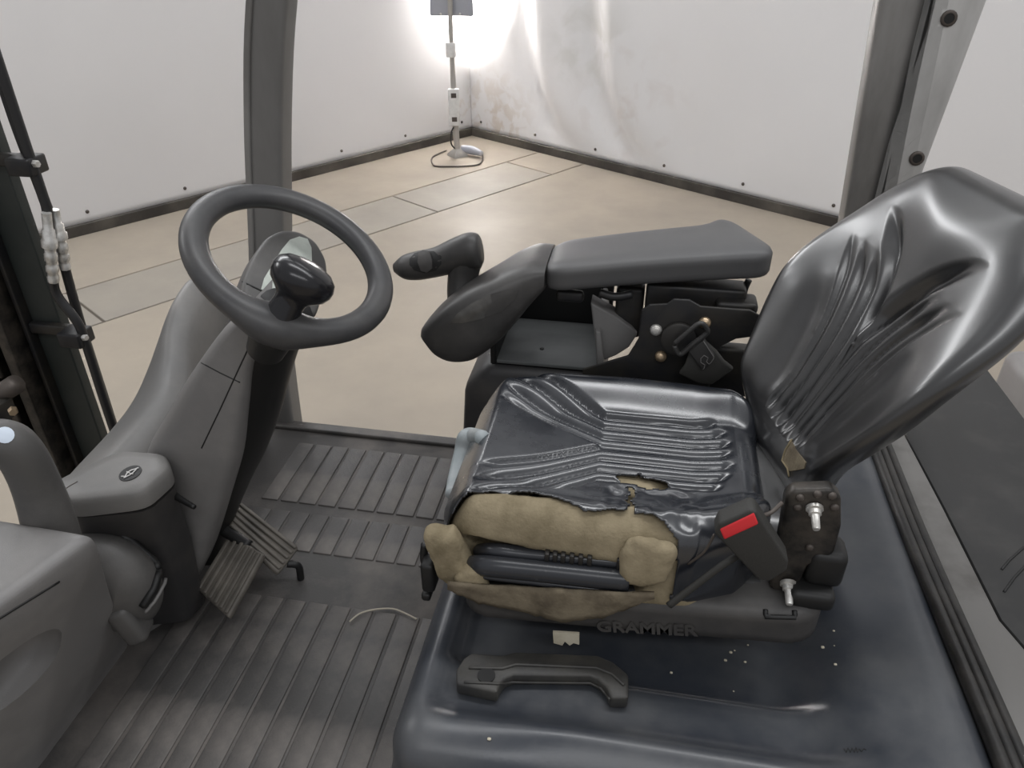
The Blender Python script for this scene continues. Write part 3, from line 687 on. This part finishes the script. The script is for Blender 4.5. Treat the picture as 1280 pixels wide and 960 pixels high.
cush = link('cushion', cover_me, 'vinyl', seat); md = cush.modifiers.new('t', 'SOLIDIFY'); md.thickness = .0028; md.offset = -1
cush['label'] = 'torn black vinyl cushion cover with ribs'
foam = link('foam', dense((.2335, .205, .065), (.045, .05, .045), (70, 64, 22), lambda p: cush_fn(p, .006, True)), 'foam', seat); foam['label'] = 'exposed tan seat foam'
# foam lumps left hanging at the two ends of the tear
def lump(name, u, v, y, h, m='foam', seed=0, tilt=0):
    c = at(u, v, y=y); R = Matrix.Rotation(tilt, 3, 'Y')
    def f(p):
        q = R @ p; k = 1+.22*noise.noise(q*28+Vector((seed, 0, 0)))+.10*noise.noise(q*70+Vector((seed, 3, 0)))
        return c+q*k
    return link(name, dense(h, (h[0]*.6, h[1]*.9, h[2]*.6), (14, 8, 16), f), m, seat)
lump('foam_lump', 808, 702, .762, (.034, .016, .040), 'foam', 1, .1)
lump('foam_lump', 561, 692, .772, (.025, .020, .050), 'foam', 5, -.35)
lump('foam_lump', 590, 722, .758, (.022, .014, .022), 'foam', 9, -.4)
# ragged skirt of foam over the base
sk = []
for k in range(7):
    row = []
    for i in range(41):
        t = i/40; u = lerp(560, 818, t); s = k/6
        v0 = lerp(728, 742, t); v1 = interp(t, [0, .15, .35, .55, .75, .9, 1], [735, 752, 762, 776, 770, 756, 747])+3*noise.noise(Vector((t*30, 2, 0)))
        p = at(u, lerp(v0, v1, s), y=.742-.004*math.sin(s*3.1)+.004*noise.noise(Vector((t*12, s*3, 1)))); row.append(p)
    sk.append(row)
so = link('foam_skirt', loft(sk, caps=False, closed=False), 'foam_dirty', seat); md = so.modifiers.new('t', 'SOLIDIFY'); md.thickness = .006; md.offset = 0
# moulded pan showing in the hollow
def pbar(v0, v1, y, r, u0=588, u1=786, ex=0):
    return [at(u0, v0, y=y+.02), at(u0+18, lerp(v0, v1, .1)-ex, y=y), at(660, lerp(v0, v1, .36)-ex*.6, y=y-.002), at(720, lerp(v0, v1, .66)-ex*.3, y=y-.002), at(u1, v1, y=y)]
pan = link('seat_pan', sweep(pbar(705, 726, .757, 0), [(.010, .012)]+[(.014, .015)]*4, 14), 'pan', seat)
link('pan_lip', sweep(pbar(718, 742, .752, 0, 590, 790), .005, 10), 'pan', pan)
link('pan_rail', sweep(pbar(688, 703, .778, 0, 600, 782, 2), [(.012, .010)]*5, 12), 'pan', pan)
for u in (684, 694, 704, 715, 726, 737, 774):
    link('pan_notch', rbox(at(u, lerp(690, 705, (u-600)/182)-1, y=.768), (.0065, .014, .022), .0015), 'black_metal', pan)
# cream edge of the tear on the slit
# sliding lever at the front
lever = link('slide_lever', prism([at(u, v, x=-.272) for u, v in ((566, 613), (568, 590), (575, 560), (578, 543), (586, 540), (599, 541), (601, 552), (592, 553), (588, 562), (583, 583), (581, 596), (572, 610))], (-.018, 0, 0), .004, 2) if False else sweep([at(567, 618, x=-.255), at(572, 595, x=-.262), at(579, 565, x=-.262), at(583, 548, x=-.258), at(592, 545, x=-.245), at(603, 547, x=-.215)], [(.014, .010), (.016, .010), (.016, .010), (.016, .011), (.014, .012), (.012, .012)], 12), 'lever_grey', seat)
bolt('lever_screw', at(573, 601, x=-.254), (.3, -.5, .8), .004, .004, 'zinc', lever)
# dark side-lever stub at the front corner
stub = link('front_bracket', joinm([rbox(at(537, 716, y=.775), (.02, .03, .055), .006, zdir=(-.2, 0, 1)), rbox(at(534, 742, y=.775), (.014, .02, .014), .004), sweep([at(531, 680, y=.79), at(530, 700, y=.785), at(536, 712, y=.78)], .006, 8)]), 'black', seat)
# ---------------- backrest
REC = .4128; BYAW = .2815; B0v = Vector((.2332, 1.0, .9412)); UPV = Vector((math.sin(REC), 0, math.cos(REC))); FWD = Vector((-math.cos(REC), 0, math.sin(REC)))
BW = ([0, .05, .1, .17, .25, .32, .38, .45, .53], [.119, .128, .142, .178, .208, .212, .204, .175, .132])
GM = []
def back_fn(p):
    g = 0.0
    v = (p.z+.265)*.979; w = sum(interp(v+d, *BW) for d in (-.045, -.03, -.015, 0, .015, .03, .045))/7; y = p.y*w/.21; a = abs(y)/w
    t = sm(-.02, .04, p.x)               # 1 on the front (local +x is forward)
    f = p.x*.64
    f += a**2*(.07 if y > 0 else .06)*sm(.02, .12, v)*(1-sm(.25, .45, v)) - .012*math.sin(math.pi*min(1, v/.5))
    if t > .2:
        yy = y
        dv = 3.1*max(0.0, v-.2)**2; c = (abs(yy)-.45*dv-1.2*dv*dv)/(1+2.5*max(0, v-.15))
        m = sm(-.003, .004, c)*(1-sm(.052, .064, c))
        ends = sm(.07, .10, v-.25*max(0, abs(yy)-.03))*(1-sm(.31, .37, v))
        f -= t*m*ends*(.011*(1-rib(c, .0195)**1.5)+.005)
        d = math.exp(-(c/.009)**2)*sm(.25, .30, v)*(1-sm(.37, .43, v)); f -= t*.016*d
        g = max(m*ends, d)
        sm2 = sm(.255, .305, v)
        f += t*.006*sm(.0, -.06, c)*sm2
        f -= t*.008*math.exp(-((c-.075)/.016)**2)*sm(.08, .14, v)*(1-sm(.24, .32, v))
    GM.append(g)
    f -= .02*sm(.42, .53, v)+.018*sm(.2, .5, v)
    q = UPV*v+Vector((0, y, 0))+FWD*f
    return B0v+Matrix.Rotation(BYAW, 3, 'Z') @ q
back_me = dense((.055, .21, .265), (.05, .09, .12), (14, 190, 230), back_fn)
bm = bmesh.new(); bm.from_mesh(back_me); bm.verts.ensure_lookup_table()
plain = [v for v, g in zip(bm.verts, GM) if g < .02]
for _ in range(90): bmesh.ops.smooth_vert(bm, verts=plain, factor=.5, use_axis_x=True, use_axis_y=True, use_axis_z=True)
bm.to_mesh(back_me); bm.free()
back = link('backrest', back_me, 'vinyl_back', seat); back['label'] = 'black vinyl backrest with fan of ribs'
tbk = bvh(back)
patch('foam_tear', tbk, [(990, 551), (994, 560), (1000, 568), (1008, 578), (1006, 586), (996, 588), (988, 589), (984, 582), (979, 575), (981, 566), (986, 560)], .0015, .002, 'foam_dirty', back, 4)
seam('tear_edge', tbk, [(991, 550), (983, 563), (979, 576), (986, 586), (988, 596)], .0016, 'foam', back, .002, 2)
link('seat_joint', dense((.06, .15, .055), (.04, .05, .04), (10, 16, 10), lambda p: Vector((.225+.10*p.z, .985, .915))+p), 'vinyl_back', seat)
# ---------------- recliner, buckle, belt
def ny(u, v, y=.775): return at(u, v, y=y)
rc = link('recliner_bracket', prism([ny(u, v, .80) for u, v in ((982, 622), (992, 614), (1040, 612), (1052, 622), (1052, 660), (1044, 690), (1034, 702), (1010, 708), (1000, 730), (975, 745), (962, 735), (968, 700), (976, 660))], (0, .022, 0), .005, 2), 'oily', seat)
for u, v in ((1000, 622), (1022, 618), (1040, 620), (997, 634), (1043, 634), (1012, 684)): bolt('rivet', ny(u, v, .80), (0, -1, .1), .0055, .004, 'bolt_dark', rc)
for u, v, L in ((1018, 634, .030), (985, 728, .030)):
    p = ny(u, v, .80); link('stud', lathe([(0, 0), (.011, 0), (.011, .004), (.008, .005), (.008, .011), (.0055, .012), (.005, L), (.004, L+.002), (0, L+.002)], frame(p, (1, 0, 0), (.12, -1, -.35)), 12), 'zinc', rc)
link('hinge_block', joinm([rbox(ny(1030, 700, .82), (.05, .05, .06), .012), rbox(ny(1012, 738, .80), (.06, .05, .03), .01), rbox(ny(960, 735, .82), (.16, .04, .035), .012)]), 'black', seat)
pb = [ny(u, v, .745) for u, v in ((893, 668), (899, 655), (938, 638), (946, 640), (986, 702), (984, 714), (962, 728), (948, 726))]
bk = link('belt_buckle', prism(pb, (0, .028, 0), .007, 3), 'web', seat); bk['label'] = 'black belt buckle with red button'
rb_c = [ny(u, v, .7435) for u, v in ((899, 662), (905, 676), (949, 656), (943, 641))]
link('release_button', prism(rb_c, (0, .012, 0), .003, 2), 'red', bk)
link('buckle_slot', rbox((ny(898, 662, .757)+ny(944, 637, .757))/2+Vector((-.003, 0, .006)), (.05, .018, .006), .002, xdir=ny(944, 637, .757)-ny(898, 662, .757)), 'bolt_dark', bk)
link('belt_strap', sweep([ny(836, 757, .735), ny(870, 731, .745), ny(905, 705, .757), ny(930, 690, .775)], [(.004, .006)]*4, 8), 'web', seat)
link('release_cable', sweep([ny(893, 668, .76), ny(880, 690, .76), ny(860, 705, .765)], .0018, 6), 'bolt_dark', seat)
link('tie_wire', sweep([ny(953, 645, .77), ny(965, 640, .78), ny(978, 628, .79)], .003, 6), 'bolt_dark', seat)
scrap = prism([at(u, v, y=.755) for u, v in ((691, 790), (724, 792), (724, 806), (717, 804), (712, 807), (706, 802), (703, 807), (692, 804))], (0, .003, 0))
tag(link('paper_scrap', scrap, 'paper', smooth=False), 'torn cream scrap hanging below the lettered seat base', 'scrap')
# ================================================================== ARMREST CONSOLE
arm = thing('armrest_console', 'dark grey armrest with joystick and open tray on the far side of the seat', 'armrest', (-.05, 1.29, .78))
def pad_fn(p):
    s = (p.x+.2)/.4; x = -.16+.395*s
    y0 = 1.215+.02*s; y1 = lerp(1.36, 1.40, s)
    y = lerp(y0, y1, (p.y+.07)/.14)
    z = 1.142+.052*s+p.z*(1+.1*s)
    z += .004*math.sin(math.pi*s)
    x -= .085*sm(.62, 1.05, s)*max(0, (p.y+.07)/.14)
    return Vector((x, y, z))
pad = link('arm_pad', dense((.2, .07, .0265), (.045, .035, .012), (30, 16, 8), pad_fn), 'arm_pad', arm)
# shorten the front edge radius with a square collar, then the pod that curls down
psec = [(-.158, 1.214, 1.362, 1.115, 1.168), (-.185, 1.208, 1.372, 1.075, 1.167), (-.215, 1.198, 1.366, 1.030, 1.158), (-.25, 1.186, 1.335, .990, 1.142), (-.29, 1.178, 1.30, .962, 1.124), (-.325, 1.174, 1.275, .962, 1.102), (-.352, 1.174, 1.258, .980, 1.078), (-.372, 1.180, 1.242, 1.012, 1.055), (-.380, 1.190, 1.232, 1.022, 1.044)]
rings = []
for x, y0, y1, z0, z1 in psec:
    rings.append(rnd([Vector((x, y0, z0+.2*(z1-z0))), Vector((x, y0+.008, z1-.004)), Vector((x, y1, z1-.006)), Vector((x, y1, z0+.25*(z1-z0))), Vector((x, (y0+y1)/2, z0))], .3))
pod = link('arm_pod', sharp(loft(resample_rings(rings, 4)), 70), 'arm_pod', arm)
tp = bvh(pod)
patch('control_panel', tp, [(563, 404), (571, 392), (588, 380), (612, 368), (636, 361), (648, 362), (642, 375), (626, 390), (600, 399), (576, 404)], .0015, .001, 'gloss', pod, 5)
patch('panel_well', tp, [(614, 368), (636, 361), (648, 362), (643, 374), (628, 388), (606, 396)], .0026, .001, 'arm_pod', pod, 4)
link('pivot_eye', joinm([rbox((-.115, 1.25, 1.105), (.05, .016, .022), .007)]), 'black_metal', arm)
def ay(u, v, y=1.30): return at(u, v, y=y)
js = link('joystick', sweep([ay(588, 395, 1.27), ay(580, 370, 1.285), ay(579, 347, 1.295), ay(583, 325, 1.30)], [(.040, .034), (.033, .028), (.030, .026), (.032, .026)], 16), 'arm_pod', arm)
hdl2 = link('grip', sweep([ay(601, 312), ay(594, 313), ay(575, 318), ay(548, 327), ay(522, 332), ay(505, 334), ay(493, 335)], [(.02, .026), (.029, .035), (.031, .033), (.030, .028), (.030, .027), (.025, .022), (.008, .009)], 18), 'arm_pod', js)
tj = bvh(hdl2)
patch('thumb_wheel_well', tj, [(512, 324), (518, 317), (528, 314), (542, 314), (552, 320), (552, 330), (545, 338), (530, 341), (518, 338), (512, 331)], .001, .001, 'black', js, 3)
patch('thumb_wheel', tj, [(524, 318), (530, 315), (538, 316), (541, 324), (541, 335), (534, 339), (527, 338), (523, 328)], .005, .003, 'arm_pod', js, 3)
# tray box hung below
T = dict(x0=-.30, x1=-.06, y0=1.23, y1=1.42, z0=.86, z1=1.06)
def tray_piece(name, poly, vec, m, par, bev=.004): return link(name, prism(poly, vec, bev, 2), m, par)
V3 = Vector
tr = tray_piece('tray', [V3((-.335, 1.235, .60)), V3((-.315, 1.235, .90)), V3((-.27, 1.235, .95)), V3((-.05, 1.235, .95)), V3((-.03, 1.235, .60))], (0, .20, 0), 'cowl_dark', arm, .02)
# open bin standing on the tray body: four walls and a floor
zt = 1.05
link('bin_floor', rbox((-.15, 1.335, .958), (.21, .18, .008), .002), 'tray_floor', tr)
link('bin_wall', rbox((-.15, 1.43, 1.0), (.215, .012, .13), .004), 'black', tr)
link('bin_wall', rbox((-.255, 1.335, .995), (.012, .19, .085), .004), 'black', tr)
link('bin_wall', prism([V3((-.055, 1.235, .94)), V3((-.040, 1.235, .94)), V3((-.055, 1.235, 1.045)), V3((-.065, 1.235, 1.045))], (0, .195, 0), .003, 2), 'tray_grey', tr)
side = [ay(738, 378, 1.25), ay(752, 386, 1.25), ay(772, 397, 1.25), ay(790, 410, 1.25), ay(797, 418, 1.25), ay(786, 435, 1.25), ay(770, 445, 1.25), ay(745, 455, 1.25), ay(745, 440, 1.25)]
link('bin_cheek', prism(side, (0, .04, 0), .004, 2), 'tray_grey', tr)
bolt('screw', V3((-.17, 1.30, .962)), (0, 0, 1), .004, .003, 'black', tr)
# bracket under the pad
pl = [(800, 404), (802, 388), (812, 381), (834, 380), (842, 374), (862, 375), (876, 383), (938, 388), (952, 396), (952, 420), (920, 424), (900, 434), (890, 445), (885, 505), (730, 505), (728, 462), (785, 445), (798, 424)]
br = link('bracket_plate', prism([at(u, v, y=1.205) for u, v in pl], (0, .006, 0), .002, 2), 'black_metal', arm)
for u, v, m in ((820, 412, 'zinc'), (826, 445, 'brass'), (881, 403, 'brass')): bolt('bolt', at(u, v, y=1.205), (0, -1, .2), .0105, .010, m, br)
link('arm_support', joinm([rbox(at(868, 372, y=1.27), (.17, .05, .06), .006), rbox(at(787, 380, y=1.30), (.05, .08, .10), .008), sweep([at(750, 366, y=1.24), at(768, 371, y=1.235), at(790, 368, y=1.24)], .008, 8), rbox(at(920, 379, y=1.25), (.07, .05, .022), .008), rbox(at(920, 462, y=1.25), (.14, .03, .10), .008)]), 'black_metal', arm)
link('support_strut', sweep([at(925, 395, y=1.29), at(930, 365, y=1.29), at(936, 350, y=1.29)], .006, 8), 'black', arm)
# tongue end of the belt hanging over the bracket
def by(u, v, y=1.178): return at(u, v, y=y)
bt = link('belt_end', prism([by(u, v) for u, v in ((862, 442), (879, 425), (896, 440), (905, 452), (918, 462), (890, 482), (872, 480), (848, 468), (856, 458))], (0, .012, 0), .004, 2), 'web', seat); bt['label'] = 'hanging belt end with adjuster'
bh = link('adjuster', prism([by(u, v, 1.172) for u, v in ((860, 440), (880, 424), (893, 444), (893, 450), (878, 464))], (0, .012, 0), .003, 2), 'arm_pod', bt)
link('loop', sweep([by(843, 430, 1.17), by(858, 417, 1.168), by(875, 404, 1.17), by(884, 412, 1.172), by(882, 418, 1.172), by(866, 430, 1.17), by(850, 443, 1.17), by(843, 432, 1.17)], .0045, 8, 4), 'arm_pod', bt)
tbh = bvh(bh)
seam('slot_mark', tbh, [(879, 426), (886, 437), (892, 446), (891, 451), (886, 455), (883, 452), (885, 447), (880, 444), (876, 448), (876, 453), (881, 456), (880, 460), (877, 463)], .0009, 'tray_grey', bt, .0006, 2)
link('reel_disc', lathe([(0, 0), (.030, 0), (.030, .008), (.026, .010), (0, .010)], frame(at(848, 423, y=1.2), (1, 0, 0), (0, -1, .1)), 24), 'black_metal', br)
print('OBJECTS BUILT', len(bpy.data.objects))
